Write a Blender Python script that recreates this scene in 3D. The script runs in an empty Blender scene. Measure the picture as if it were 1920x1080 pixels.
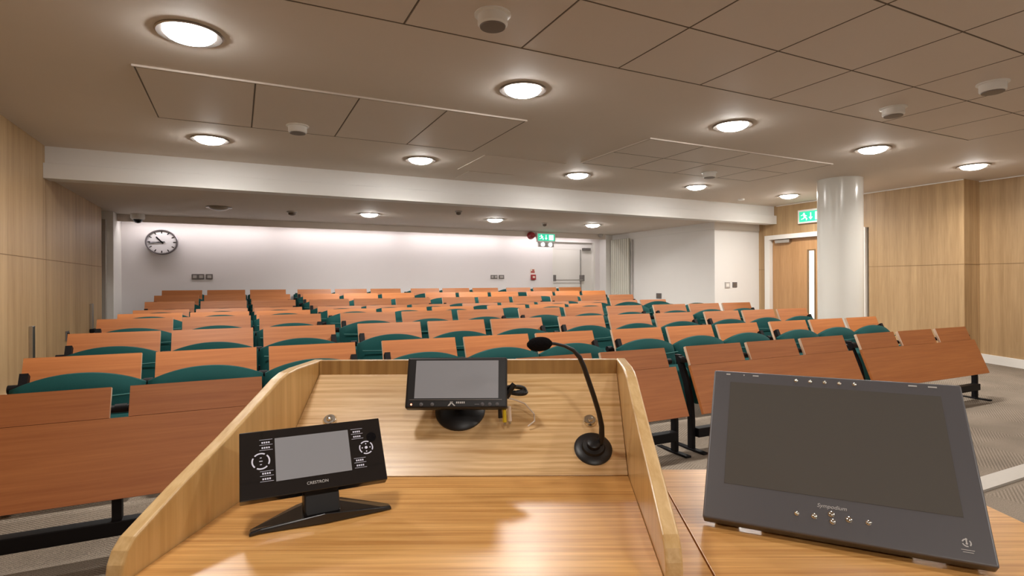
import bpy, bmesh, math, random
from mathutils import Vector, Matrix
random.seed(7)
PI = math.pi
scn = bpy.context.scene
COL = scn.collection

# ------------------------------------------------------------------ camera, world, exposure
EYE = 1.11                      # eye height above the front floor
YAW = 0.45782
cam_d = bpy.data.cameras.new('camera')
cam = bpy.data.objects.new('camera', cam_d)
COL.objects.link(cam)
cam_d.sensor_width = 36.0
cam_d.lens = 36.0 * 1042.54 / 1920.0
cam_d.shift_y = -8.74 / 1920.0
cam_d.clip_start = 0.02
cam.matrix_world = (Matrix.Translation((0, 0, EYE)) @ Matrix.Rotation(-YAW, 4, 'Z')
                    @ Matrix.Rotation(PI / 2, 4, 'X') @ Matrix.Rotation(-0.00427, 4, 'Z'))
scn.camera = cam
scn.view_settings.view_transform = 'Standard'
scn.view_settings.look = 'None'
scn.view_settings.gamma = 1.0
scn.view_settings.use_curve_mapping = False
scn.view_settings.exposure = 0.5
world = bpy.data.worlds.new('world')
scn.world = world
world.use_nodes = True
world.node_tree.nodes['Background'].inputs[0].default_value = (1.0, 0.93, 0.86, 1)
world.node_tree.nodes['Background'].inputs[1].default_value = 0.05
COVE_W = 4.5                    # watts of each strip light over the back wall
FRONT_DIM = 0.29                 # the lamps over the speaker are dimmed
LAMP_COL = (1.0, 0.94, 0.87)
LAMP_W = 14.0                   # watts of each downlight

# ------------------------------------------------------------------ materials
def nt(name):
    m = bpy.data.materials.new(name)
    m.use_nodes = True
    t = m.node_tree
    return m, t, t.nodes['Principled BSDF']

def mat(name, col, rough=0.5, metal=0.0, spec=0.5, noise=0.0, nscale=40.0, bump=0.0, emis=None, estr=0.0, coat=0.0):
    m, t, b = nt(name)
    b.inputs['Base Color'].default_value = (*col, 1)
    b.inputs['Roughness'].default_value = rough
    b.inputs['Metallic'].default_value = metal
    b.inputs['Specular IOR Level'].default_value = spec
    b.inputs['Coat Weight'].default_value = coat
    if emis:
        b.inputs['Emission Color'].default_value = (*emis, 1)
        b.inputs['Emission Strength'].default_value = estr
    tc = t.nodes.new('ShaderNodeTexCoord')
    n = t.nodes.new('ShaderNodeTexNoise')
    n.inputs['Scale'].default_value = nscale
    n.inputs['Detail'].default_value = 4
    t.links.new(tc.outputs['Object'], n.inputs['Vector'])
    r = t.nodes.new('ShaderNodeMapRange')
    r.inputs['To Min'].default_value = 1 - noise
    r.inputs['To Max'].default_value = 1 + noise
    t.links.new(n.outputs['Fac'], r.inputs['Value'])
    mx = t.nodes.new('ShaderNodeVectorMath'); mx.operation = 'SCALE'
    mx.inputs[0].default_value = col
    t.links.new(r.outputs['Result'], mx.inputs['Scale'])
    t.links.new(mx.outputs['Vector'], b.inputs['Base Color'])
    if bump:
        bp = t.nodes.new('ShaderNodeBump')
        bp.inputs['Strength'].default_value = bump
        bp.inputs['Distance'].default_value = 0.002
        t.links.new(n.outputs['Fac'], bp.inputs['Height'])
        t.links.new(bp.outputs['Normal'], b.inputs['Normal'])
    return m

def wood(name, dark, light, axis='X', grain=60.0, stretch=0.04, rough=0.35, leaf=0.0, contrast=1.0, coat=0.0, wave=0.0, leafaxis=None, w2=0.45):
    """grain runs along axis; leaf>0 gives veneer leaves of that width across it"""
    m, t, b = nt(name)
    L = t.links
    tc = t.nodes.new('ShaderNodeTexCoord')
    mp = t.nodes.new('ShaderNodeMapping')
    sc = {'X': (stretch, 1, 1), 'Y': (1, stretch, 1), 'Z': (1, 1, stretch)}[axis]
    mp.inputs['Scale'].default_value = sc
    L.new(tc.outputs['Object'], mp.inputs['Vector'])
    n1 = t.nodes.new('ShaderNodeTexNoise'); n1.inputs['Scale'].default_value = grain
    n1.inputs['Detail'].default_value = 6; n1.inputs['Roughness'].default_value = 0.6
    n1.inputs['Distortion'].default_value = 0.4
    n2 = t.nodes.new('ShaderNodeTexNoise'); n2.inputs['Scale'].default_value = grain * 0.16
    n2.inputs['Detail'].default_value = 3; n2.inputs['Distortion'].default_value = 1.2
    L.new(mp.outputs[0], n1.inputs['Vector']); L.new(mp.outputs[0], n2.inputs['Vector'])
    ad = t.nodes.new('ShaderNodeMath'); ad.operation = 'MULTIPLY_ADD'
    L.new(n1.outputs['Fac'], ad.inputs[0]); ad.inputs[1].default_value = 1.0 - w2
    m2 = t.nodes.new('ShaderNodeMath'); m2.operation = 'MULTIPLY'
    L.new(n2.outputs['Fac'], m2.inputs[0]); m2.inputs[1].default_value = w2
    L.new(m2.outputs[0], ad.inputs[2])
    last = ad.outputs[0]
    if wave:
        mp2 = t.nodes.new('ShaderNodeMapping')
        s2 = {'X': (0.35, 1, 1), 'Y': (1, 0.35, 1), 'Z': (1, 1, 0.35)}[axis]
        mp2.inputs['Scale'].default_value = s2
        L.new(tc.outputs['Object'], mp2.inputs['Vector'])
        w = t.nodes.new('ShaderNodeTexWave'); w.wave_type = 'BANDS'
        w.bands_direction = 'Y' if axis == 'X' else 'X'
        w.inputs['Scale'].default_value = wave
        w.inputs['Distortion'].default_value = 6; w.inputs['Detail'].default_value = 2
        w.inputs['Detail Scale'].default_value = 0.6
        L.new(mp2.outputs[0], w.inputs['Vector'])
        a3 = t.nodes.new('ShaderNodeMath'); a3.operation = 'MULTIPLY_ADD'
        L.new(w.outputs['Fac'], a3.inputs[0]); a3.inputs[1].default_value = 0.10
        L.new(last, a3.inputs[2]); last = a3.outputs[0]
    if leaf:
        sx = t.nodes.new('ShaderNodeSeparateXYZ'); L.new(tc.outputs['Object'], sx.inputs[0])
        dv = t.nodes.new('ShaderNodeMath'); dv.operation = 'DIVIDE'
        L.new(sx.outputs[leafaxis or 'Y'], dv.inputs[0]); dv.inputs[1].default_value = leaf
        fl = t.nodes.new('ShaderNodeMath'); fl.operation = 'FLOOR'; L.new(dv.outputs[0], fl.inputs[0])
        wn = t.nodes.new('ShaderNodeTexWhiteNoise'); wn.noise_dimensions = '1D'
        L.new(fl.outputs[0], wn.inputs['W'])
        a4 = t.nodes.new('ShaderNodeMath'); a4.operation = 'MULTIPLY_ADD'
        L.new(wn.outputs['Value'], a4.inputs[0]); a4.inputs[1].default_value = 0.20
        L.new(last, a4.inputs[2])
        # bright centre of each leaf
        fr = t.nodes.new('ShaderNodeMath'); fr.operation = 'PINGPONG'
        L.new(dv.outputs[0], fr.inputs[0]); fr.inputs[1].default_value = 0.5
        a5 = t.nodes.new('ShaderNodeMath'); a5.operation = 'MULTIPLY_ADD'
        L.new(fr.outputs[0], a5.inputs[0]); a5.inputs[1].default_value = 0.2
        L.new(a4.outputs[0], a5.inputs[2]); last = a5.outputs[0]
    cr = t.nodes.new('ShaderNodeValToRGB')
    mid = 0.5 + (0.05 if wave else 0) + (0.12 if leaf else 0)
    cr.color_ramp.elements[0].position = mid - 0.17 / contrast
    cr.color_ramp.elements[1].position = mid + 0.17 / contrast
    cr.color_ramp.elements[0].color = (*dark, 1)
    cr.color_ramp.elements[1].color = (*light, 1)
    L.new(last, cr.inputs['Fac'])
    L.new(cr.outputs[0], b.inputs['Base Color'])
    b.inputs['Roughness'].default_value = rough
    b.inputs['Coat Weight'].default_value = coat
    b.inputs['Coat Roughness'].default_value = 0.25
    bp = t.nodes.new('ShaderNodeBump'); bp.inputs['Strength'].default_value = 0.12
    bp.inputs['Distance'].default_value = 0.001
    L.new(n1.outputs['Fac'], bp.inputs['Height']); L.new(bp.outputs[0], b.inputs['Normal'])
    return m

def carpet(name):
    m, t, b = nt(name)
    L = t.links
    tc = t.nodes.new('ShaderNodeTexCoord')
    sx = t.nodes.new('ShaderNodeSeparateXYZ'); L.new(tc.outputs['Object'], sx.inputs[0])
    # 0.5 m carpet tiles laid quarter-turned, ribs run diagonally
    ch = t.nodes.new('ShaderNodeTexChecker'); ch.inputs['Scale'].default_value = 2.0
    cm = t.nodes.new('ShaderNodeCombineXYZ')
    L.new(sx.outputs['X'], cm.inputs['X']); L.new(sx.outputs['Y'], cm.inputs['Y']); cm.inputs['Z'].default_value = 0.1
    L.new(cm.outputs[0], ch.inputs['Vector'])
    def ribs(sgn):
        a = t.nodes.new('ShaderNodeMath'); a.operation = 'MULTIPLY_ADD'
        L.new(sx.outputs['X'], a.inputs[0]); a.inputs[1].default_value = sgn
        L.new(sx.outputs['Y'], a.inputs[2])
        s = t.nodes.new('ShaderNodeMath'); s.operation = 'MULTIPLY'; s.inputs[1].default_value = 330.0
        L.new(a.outputs[0], s.inputs[0])
        q = t.nodes.new('ShaderNodeMath'); q.operation = 'SINE'; L.new(s.outputs[0], q.inputs[0])
        return q
    r1, r2 = ribs(1.0), ribs(-0.55)
    mx = t.nodes.new('ShaderNodeMix'); mx.data_type = 'FLOAT'
    L.new(ch.outputs['Fac'], mx.inputs[0]); L.new(r1.outputs[0], mx.inputs[2]); L.new(r2.outputs[0], mx.inputs[3])
    n = t.nodes.new('ShaderNodeTexNoise'); n.inputs['Scale'].default_value = 260; n.inputs['Detail'].default_value = 3
    L.new(tc.outputs['Object'], n.inputs['Vector'])
    n2 = t.nodes.new('ShaderNodeTexNoise'); n2.inputs['Scale'].default_value = 2.5; n2.inputs['Detail'].default_value = 5
    L.new(tc.outputs['Object'], n2.inputs['Vector'])
    a = t.nodes.new('ShaderNodeMath'); a.operation = 'MULTIPLY_ADD'
    L.new(mx.outputs[0], a.inputs[0]); a.inputs[1].default_value = 0.10; L.new(n.outputs['Fac'], a.inputs[2])
    a2 = t.nodes.new('ShaderNodeMath'); a2.operation = 'MULTIPLY_ADD'
    L.new(n2.outputs['Fac'], a2.inputs[0]); a2.inputs[1].default_value = 0.3; L.new(a.outputs[0], a2.inputs[2])
    cr = t.nodes.new('ShaderNodeValToRGB')
    cr.color_ramp.elements[0].position = 0.42; cr.color_ramp.elements[1].position = 0.92
    cr.color_ramp.elements[0].color = (0.100, 0.082, 0.064, 1)
    cr.color_ramp.elements[1].color = (0.345, 0.285, 0.225, 1)
    L.new(a2.outputs[0], cr.inputs['Fac']); L.new(cr.outputs[0], b.inputs['Base Color'])
    b.inputs['Roughness'].default_value = 0.95
    b.inputs['Specular IOR Level'].default_value = 0.1
    bp = t.nodes.new('ShaderNodeBump'); bp.inputs['Strength'].default_value = 0.5; bp.inputs['Distance'].default_value = 0.004
    L.new(a.outputs[0], bp.inputs['Height']); L.new(bp.outputs[0], b.inputs['Normal'])
    return m

M = {}
M['ceiling'] = mat('ceiling_paint', (0.73, 0.655, 0.585), 0.7, noise=0.02, nscale=3, spec=0.3)
M['tile'] = mat('ceiling_tile', (0.735, 0.655, 0.583), 0.55, noise=0.02, nscale=3, spec=0.4)
M['joint'] = mat('ceiling_joint', (0.16, 0.125, 0.095), 0.8)
M['white'] = mat('white_paint', (0.80, 0.785, 0.76), 0.6, noise=0.015, nscale=4)
M['backwall'] = mat('pale_pinkish_paint', (0.80, 0.765, 0.765), 0.6, noise=0.015, nscale=4)
M['gloss_white'] = mat('gloss_white_paint', (0.72, 0.705, 0.655), 0.22, noise=0.01, nscale=4, spec=0.5)
M['trim'] = mat('white_trim', (0.82, 0.80, 0.76), 0.4)
M['radiator'] = mat('radiator_enamel', (0.70, 0.69, 0.60), 0.35)
M['veneer'] = wood('wall_veneer', (0.335, 0.208, 0.098), (0.53, 0.360, 0.190), 'Z', 60, 0.05, 0.45, leaf=0.148, leafaxis='Y', contrast=0.72)
M['veneer_x'] = wood('return_veneer', (0.345, 0.215, 0.100), (0.54, 0.368, 0.195), 'Z', 60, 0.05, 0.45, leaf=0.148, leafaxis='X')
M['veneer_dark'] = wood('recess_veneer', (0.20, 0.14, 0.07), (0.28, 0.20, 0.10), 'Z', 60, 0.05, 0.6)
M['seam'] = mat('panel_seam', (0.20, 0.12, 0.055), 0.7)
M['door'] = wood('door_oak', (0.40, 0.21, 0.085), (0.55, 0.315, 0.145), 'Z', 50, 0.06, 0.4)
M['cherry'] = wood('cherry_laminate', (0.37, 0.115, 0.031), (0.52, 0.190, 0.056), 'X', 75, 0.035, 0.45)
M['edge'] = mat('laminate_edge', (0.66, 0.48, 0.35), 0.4)
M['oak'] = wood('lectern_oak', (0.56, 0.315, 0.115), (0.87, 0.61, 0.325), 'X', 150, 0.03, 0.32, coat=0.2, wave=30.0, contrast=0.95, w2=0.25)
M['oak_flat'] = wood('shelf_oak', (0.49, 0.215, 0.052), (0.82, 0.465, 0.16), 'X', 130, 0.025, 0.36, coat=0.12, contrast=1.1, w2=0.25)
M['oak_side'] = wood('side_oak', (0.48, 0.27, 0.085), (0.72, 0.47, 0.195), 'Z', 60, 0.05, 0.3, coat=0.2)
M['oak_edge'] = wood('edge_oak', (0.60, 0.36, 0.14), (0.82, 0.58, 0.29), 'Y', 110, 0.03, 0.25, coat=0.2)
M['oak_rail'] = wood('rail_oak', (0.32, 0.17, 0.055), (0.50, 0.30, 0.11), 'Z', 60, 0.05, 0.35, leaf=0.02, leafaxis='X')
M['green'] = mat('green_fabric', (0.002, 0.048, 0.046), 0.85, noise=0.25, nscale=300, bump=0.3, spec=0.25)
M['piping'] = mat('green_piping', (0.015, 0.10, 0.09), 0.7)
M['black'] = mat('black_metal', (0.005, 0.004, 0.005), 0.55, noise=0.1, spec=0.2)
M['plastic'] = mat('black_gloss_plastic', (0.012, 0.011, 0.012), 0.18, coat=0.4)
M['plastic_m'] = mat('black_matt_plastic', (0.010, 0.009, 0.010), 0.4)
M['charcoal'] = mat('charcoal_plastic', (0.105, 0.104, 0.115), 0.35)
M['charcoal_b'] = mat('charcoal_bezel', (0.075, 0.073, 0.078), 0.3)
M['foam'] = mat('foam_windscreen', (0.008, 0.007, 0.008), 1.0, noise=0.3, nscale=400, bump=1.0, spec=0.1)
M['screen'] = mat('grey_screen', (0.19, 0.185, 0.19), 0.35, emis=(1, 0.98, 1.02), estr=0.06)
M['screen_b'] = mat('dark_tablet_screen', (0.105, 0.100, 0.093), 0.16, spec=0.5)
M['mark'] = mat('printed_white_mark', (0.65, 0.65, 0.75), 0.5, emis=(0.8, 0.8, 1.0), estr=0.1)
M['print'] = mat('pale_print', (0.55, 0.55, 0.55), 0.5)
M['steel'] = mat('brushed_steel', (0.55, 0.53, 0.50), 0.3, metal=1.0, noise=0.05)
M['chrome'] = mat('chrome', (0.8, 0.8, 0.78), 0.12, metal=1.0)
M['alu'] = mat('aluminium_strip', (0.40, 0.37, 0.33), 0.5, noise=0.05)
M['grey'] = mat('grey_plate', (0.17, 0.155, 0.15), 0.4, metal=0.3)
M['ltgrey'] = mat('light_grey_plate', (0.45, 0.42, 0.40), 0.4)
M['red'] = mat('red_plastic', (0.35, 0.02, 0.025), 0.4)
M['yellow'] = mat('yellow_plastic', (0.75, 0.60, 0.03), 0.35)
M['cream'] = mat('cream_plastic', (0.78, 0.68, 0.58), 0.35)
M['led'] = mat('red_led', (0.9, 0.2, 0.15), 0.4, emis=(1, 0.25, 0.15), estr=3)
M['dome'] = mat('smoked_dome', (0.01, 0.01, 0.01), 0.08)
M['dark_rec'] = mat('dark_recess', (0.16, 0.125, 0.10), 0.6)
M['vent'] = mat('grille_grey', (0.20, 0.165, 0.14), 0.5)
M['clockface'] = mat('clock_face', (0.80, 0.78, 0.80), 0.4)
M['clockrim'] = mat('clock_rim', (0.25, 0.23, 0.25), 0.3, metal=0.7)
M['carpet'] = carpet('ribbed_carpet')
M['lamp'] = mat('lit_diffuser', (1, 1, 1), 0.5, emis=(1.0, 0.97, 0.93), estr=66.0)
M['lamp_dim'] = mat('dimmed_diffuser', (1, 1, 1), 0.5, emis=(1.0, 0.97, 0.93), estr=66.0 * FRONT_DIM)
M['strip'] = mat('lit_tube', (1, 1, 1), 0.5, emis=(1.0, 0.95, 0.95), estr=3.0)
M['lamp_off'] = mat('unlit_diffuser', (0.35, 0.31, 0.27), 0.3)
M['reflector'] = mat('lamp_rim_metal', (0.40, 0.36, 0.33), 0.35, metal=0.9)
M['exit_green'] = mat('lit_green_panel', (0.02, 0.45, 0.25), 0.4, emis=(0.03, 0.55, 0.32), estr=0.75)
M['exit_white'] = mat('lit_white_pictogram', (0.8, 0.95, 0.9), 0.4, emis=(0.75, 1.0, 0.9), estr=1.0)
M['headlamp'] = mat('emergency_lens', (0.9, 0.9, 0.9), 0.2, emis=(1, 1, 1), estr=0.8)
M['daylit'] = mat('lit_corridor_glass', (0.9, 0.88, 0.8), 0.2, emis=(1.0, 0.97, 0.9), estr=0.75)

# ------------------------------------------------------------------ mesh helpers
def box(bm, x0, x1, y0, y1, z0, z1, f=None):
    vs = [bm.verts.new((x, y, z)) for z in (z0, z1) for y in (y0, y1) for x in (x0, x1)]
    if f:
        for v in vs: v.co = Vector(f(*v.co))
    for q in ((0, 2, 3, 1), (4, 5, 7, 6), (0, 1, 5, 4), (2, 6, 7, 3), (0, 4, 6, 2), (1, 3, 7, 5)):
        bm.faces.new([vs[i] for i in q])
    return vs

def tube(bm, pts, r, seg=10, caps=True):
    """round tube along a list of points; r a number or list"""
    pts = [Vector(p) for p in pts]
    n = len(pts)
    rr = r if isinstance(r, (list, tuple)) else [r] * n
    rings = []
    up = None
    for i, p in enumerate(pts):
        d = (pts[min(i + 1, n - 1)] - pts[max(i - 1, 0)]).normalized()
        if up is None:
            up = Vector((0, 0, 1)) if abs(d.z) < 0.9 else Vector((1, 0, 0))
        a = d.cross(up)
        if a.length < 1e-6: a = d.cross(Vector((0, 1, 0)))
        a.normalize(); b = d.cross(a).normalized(); up = -b if False else up
        rings.append([bm.verts.new(p + (a * math.cos(2 * PI * k / seg) + b * math.sin(2 * PI * k / seg)) * rr[i]) for k in range(seg)])
    for i in range(n - 1):
        for k in range(seg):
            bm.faces.new((rings[i][k], rings[i][(k + 1) % seg], rings[i + 1][(k + 1) % seg], rings[i + 1][k]))
    if caps:
        bm.faces.new(rings[0][::-1]); bm.faces.new(rings[-1])

def lathe(bm, prof, c=(0, 0, 0), axis='Z', seg=32, sx=1.0, sz=1.0):
    """prof: (radius, height) list; axis Z or Y (Y: height runs along -Y, disc in XZ)"""
    rings = []
    for r, h in prof:
        ring = []
        for k in range(seg):
            a = 2 * PI * k / seg
            if axis == 'Z': co = (c[0] + r * math.cos(a) * sx, c[1] + r * math.sin(a), c[2] + h)
            else: co = (c[0] + r * math.cos(a) * sx, c[1] - h, c[2] + r * math.sin(a) * sz)
            ring.append(bm.verts.new(co))
        rings.append(ring)
    for i in range(len(rings) - 1):
        for k in range(seg):
            bm.faces.new((rings[i][k], rings[i][(k + 1) % seg], rings[i + 1][(k + 1) % seg], rings[i + 1][k]))
    for ring in (rings[0], rings[-1]):
        try: bm.faces.new(ring)
        except ValueError: pass

def prism(bm, poly, a0, a1, plane='YZ', f=None):
    """extrude a polygon; plane YZ -> extruded along X, XZ -> along Y, XY -> along Z"""
    def P(p, a):
        c = {'YZ': (a, p[0], p[1]), 'XZ': (p[0], a, p[1]), 'XY': (p[0], p[1], a)}[plane]
        return f(*c) if f else c
    A = [bm.verts.new(P(p, a0)) for p in poly]; B = [bm.verts.new(P(p, a1)) for p in poly]
    n = len(poly)
    bm.faces.new(A); bm.faces.new(B[::-1])
    for i in range(n): bm.faces.new((A[i], B[i], B[(i + 1) % n], A[(i + 1) % n]))

def build(name, bm, m, parent=None, smooth=False, bevel=0.0, loc=None, seg=2, mats=None):
    bmesh.ops.recalc_face_normals(bm, faces=bm.faces)
    me = bpy.data.meshes.new(name)
    bm.to_mesh(me); bm.free()
    me.materials.append(m)
    for x in mats or []: me.materials.append(x)
    o = bpy.data.objects.new(name, me)
    COL.objects.link(o)
    if parent: o.parent = parent
    if loc: o.location = loc
    if smooth:
        for p in me.polygons: p.use_smooth = True
        try: me.set_sharp_from_angle(angle=math.radians(40))
        except Exception: pass
    if bevel:
        md = o.modifiers.new('bevel', 'BEVEL'); md.width = bevel; md.segments = seg; md.limit_method = 'ANGLE'
    return o

def bx(name, m, dims, parent=None, bevel=0.0, f=None, seg=2):
    bm = bmesh.new(); box(bm, *dims, f=f)
    return build(name, bm, m, parent, bevel=bevel, seg=seg)

def thing(name, label, cat, loc=(0, 0, 0), rotz=0.0, group=None):
    o = bpy.data.objects.new(name, None); COL.objects.link(o)
    o.empty_display_size = 0.1
    o.location = loc; o.rotation_euler = (0, 0, rotz)
    o['label'] = label; o['category'] = cat
    if group: o['group'] = group
    return o

def tag(o, label, cat, group=None):
    o['label'] = label; o['category'] = cat
    if group: o['group'] = group
    return o

def struct(name, bm_or_dims, m, bevel=0.0, smooth=False, f=None):
    if isinstance(bm_or_dims, tuple): o = bx(name, m, bm_or_dims, bevel=bevel, f=f)
    else: o = build(name, bm_or_dims, m, bevel=bevel, smooth=smooth)
    o['kind'] = 'structure'
    return o

def copy_tree(root, loc):
    r = root.copy(); COL.objects.link(r); r.location = loc
    for ch in list(root.children):
        c = ch.copy(); COL.objects.link(c); c.parent = r
        for g in list(ch.children):
            d = g.copy(); COL.objects.link(d); d.parent = c
    return r

def text_mesh(name, txt, size, m, parent, matrix, depth=0.0004, shear=0.0, space=1.0):
    cu = bpy.data.curves.new(name, 'FONT'); cu.body = txt; cu.size = size; cu.extrude = depth
    cu.align_x = 'CENTER'; cu.align_y = 'CENTER'; cu.shear = shear; cu.space_character = space
    t = bpy.data.objects.new(name, cu); COL.objects.link(t)
    dg = bpy.context.evaluated_depsgraph_get()
    me = bpy.data.meshes.new_from_object(t.evaluated_get(dg))
    bpy.data.objects.remove(t); 
    me.materials.clear(); me.materials.append(m)
    o = bpy.data.objects.new(name, me); COL.objects.link(o)
    o.parent = parent; o.matrix_local = matrix
    return o

# ------------------------------------------------------------------ room dimensions (z given from the floor at the front)
XL, XR, XR2 = -1.613, 8.265, 8.64
YB, YW, YF = 6.576, 9.95, -4.0
ZC, ZL = EYE + 1.30, EYE + 1.018
XW = 7.20                       # white wall at the back right
YFACE = 6.89
FLOOR = [(YF, 0.0), (2.80, 0.0), (3.62, 0.054), (4.45, 0.114), (5.28, 0.161), (7.02, 0.161),
         (7.85, 0.227), (8.68, 0.287), (9.45, 0.345), (10.2, 0.345)]
def fz(y):
    for (a, p), (b, q) in zip(FLOOR, FLOOR[1:]):
        if a <= y <= b: return p + (q - p) * (y - a) / (b - a)
    return 0.345

# floor
bm = bmesh.new()
prism(bm, [(y, z) for y, z in FLOOR] + [(10.2, -0.2), (YF, -0.2)], -1.9, 9.3, 'YZ')
struct('floor', bm, M['carpet'])
bm = bmesh.new(); box(bm, 1.2, XR2, 1.548, 1.650, 0.0, 0.006); box(bm, 1.2, XR2, 1.530, 1.548, 0.0, 0.012)
struct('trim_1', bm, M['alu'])
# ceiling: main slab + lower back slab
struct('ceiling', (XL - 0.3, 9.3, YF, YB + 0.02, ZC, ZC + 0.1), M['ceiling'])
struct('ceiling', (XL - 0.3, 9.3, YB + 0.02, 10.3, ZL, ZL + 0.1), M['ceiling'])
# beam in front of the lower ceiling, in two steps
bm = bmesh.new()
prism(bm, [(YB, ZC), (YB, EYE + 1.145), (YB - 0.05, EYE + 1.135), (YB - 0.05, EYE + 0.994), (YB + 0.16, EYE + 0.998),
           (YB + 0.16, ZC)], XL, XR, 'YZ')
struct('trim_2', bm, M['white'])

# left wall
struct('wall_left', (XL - 0.2, XL, YF, 8.97, -0.1, ZC), M['veneer'])
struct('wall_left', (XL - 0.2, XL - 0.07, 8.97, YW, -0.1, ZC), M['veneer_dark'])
struct('trim_3', (XL - 0.07, XL + 0.065, 9.36, YW, 0.2, ZL), M['trim'], bevel=0.004)
struct('trim_4', (XL - 0.07, XL - 0.01, 9.27, 9.36, 0.2, EYE + 0.90), M['alu'])
struct('trim_5', (XL, XL + 0.0015, YF, 8.97, EYE + 0.238, EYE + 0.244), M['seam'])
for i, y in enumerate((1.9, 4.25, 6.60)):
    struct('trim_%d' % (6 + i), (XL, XL + 0.0012, y, y + 0.004, 0.0, ZC if y < YB else ZL), M['seam'])
# right wall
struct('wall_right', (XR, XR + 0.375, 3.795, 4.98, -0.1, ZC), M['veneer'])
struct('wall_right', (XR, XR + 0.2, 6.75, YW, -0.1, ZC), M['veneer'])
struct('wall_right', (XR, XR + 0.2, 4.98, 6.75, EYE + 0.80, ZC), M['veneer'])
bm = bmesh.new(); box(bm, XR + 0.002, XR2 + 0.2, 3.791, 3.797, -0.1, ZC)
struct('wall_right', bm, M['veneer_x'])
struct('wall_right', (XR2, XR2 + 0.2, YF, 3.791, -0.1, ZC), M['veneer'])
struct('trim_9', (XR - 0.0015, XR, 3.795, 4.98, EYE + 0.216, EYE + 0.222), M['seam'])
struct('trim_10', (XR2 - 0.0015, XR2, YF, 3.791, EYE + 0.219, EYE + 0.225), M['seam'])
struct('trim_11', (XR - 0.0015, XR, 6.75, 6.89, EYE + 0.216, EYE + 0.222), M['seam'])
struct('trim_12', (XR, XR2, 3.7895, 3.791, EYE + 0.216, EYE + 0.222), M['seam'])
bm = bmesh.new()
for x, y0, y1 in ((XR, 3.795, YB - 0.05), (XR2, YF, 3.795)): box(bm, x - 0.012, x, y0, y1, ZC - 0.012, ZC)
struct('trim_13', bm, M['trim'])
def ramp_board(name, x0, x1, y0, y1, h):
    bm = bmesh.new()
    ys = sorted({y0, y1} | {y for y, _ in FLOOR if y0 < y < y1})
    prism(bm, [(y, fz(y) - 0.02) for y in ys] + [(y, fz(y) + h) for y in reversed(ys)], x0, x1, 'YZ')
    struct(name, bm, M['trim'], bevel=0.003)
ramp_board('baseboard_right', XR2 - 0.018, XR2, YF, 3.791, 0.11)
ramp_board('baseboard_right', XR - 0.018, XR, 3.775, 4.95, 0.11)
ramp_board('baseboard_left', XL, XL + 0.018, YF, 8.97, 0.11)
struct('baseboard_right', (XR, XR2 - 0.018, 3.773, 3.791, 0.04, 0.175), M['trim'], bevel=0.003)

# back wall with opening for the exit door
struct('wall_back', (XL - 0.2, 5.84, YW, YW + 0.2, 0.0, ZL), M['backwall'])
struct('wall_back', (5.84, XW + 0.2, YW, YW + 0.2, EYE + 0.86, ZL), M['backwall'])
struct('wall_back', (6.90, XW + 0.2, YW, YW + 0.2, 0.0, EYE + 0.86), M['backwall'])
struct('trim_14', (XL + 0.065, 6.95, YW - 0.315, YW - 0.295, EYE + 0.915, ZL), M['ceiling'])
# white wall block at the back right
struct('wall_back_right', (XW, XR, YFACE, YW + 0.2, 0.0, ZL), M['white'])
bm = bmesh.new(); box(bm, XW - 0.012, XW, YFACE - 0.012, 9.94, EYE + 0.90, ZL); box(bm, XW, XR, YFACE - 0.012, YFACE, EYE + 0.90, ZL)
struct('trim_15', bm, M['white'])
struct('trim_16', (XW - 0.18, XW, 9.72, YW, 0.3, ZL), M['white'])
# wall behind the camera
struct('wall_front', (XL - 0.2, XR2 + 0.2, YF - 0.2, YF, -0.1, ZC), M['white'])

# round column
bm = bmesh.new(); lathe(bm, [(0.256, 0.0), (0.256, ZC - fz(4.5) + 0.02), ], (6.872, 4.50, fz(4.5) - 0.02), seg=64)
struct('column', bm, M['gloss_white'], smooth=True)

# ------------------------------------------------------------------ ceiling tiles
def tiles(name, xs, ys, label_trim):
    bm = bmesh.new()
    for x0, x1 in zip(xs, xs[1:]):
        for y0, y1 in zip(ys, ys[1:]):
            box(bm, x0 + 0.004, x1 - 0.004, y0 + 0.004, y1 - 0.004, ZC - 0.010, ZC - 0.001)
    o = build(name, bm, M['tile'], bevel=0.003); o['kind'] = 'structure'
    b2 = bmesh.new()
    for x in xs: box(b2, x - 0.0035, x + 0.0035, ys[0], ys[-1], ZC - 0.0102, ZC)
    for y in ys: box(b2, xs[0], xs[-1], y - 0.0035, y + 0.0035, ZC - 0.0103, ZC)
    o2 = build(label_trim, b2, M['joint']); o2['kind'] = 'structure'
    b3_ = bmesh.new(); w = 0.014
    box(b3_, xs[0] - w, xs[-1] + w, ys[-1] + 0.004, ys[-1] + w, ZC - 0.0112, ZC); box(b3_, xs[0] - w, xs[-1] + w, ys[0] - w, ys[0] - 0.004, ZC - 0.0112, ZC)
    box(b3_, xs[0] - w, xs[0] - 0.004, ys[0], ys[-1], ZC - 0.0112, ZC); box(b3_, xs[-1] + 0.004, xs[-1] + w, ys[0], ys[-1], ZC - 0.0112, ZC)
    o3 = build('trim_%d' % (int(label_trim.split('_')[1]) + 13), b3_, M['tile']); o3['kind'] = 'structure'
xs = [1.40 + 0.656 * k for k in range(-4, 8)]
tiles('ceiling_tiles', xs, [-0.2, 0.37, 0.96, 1.546, 2.127, 2.713], 'trim_17')
tiles('ceiling_tiles', [-0.545, 0.105, 0.763, 1.405, 2.058], [3.93, 5.045], 'trim_18')
tiles('ceiling_tiles', [3.33, 3.97, 4.60, 5.305, 5.856], [3.93, 4.48, 5.03], 'trim_19')
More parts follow.
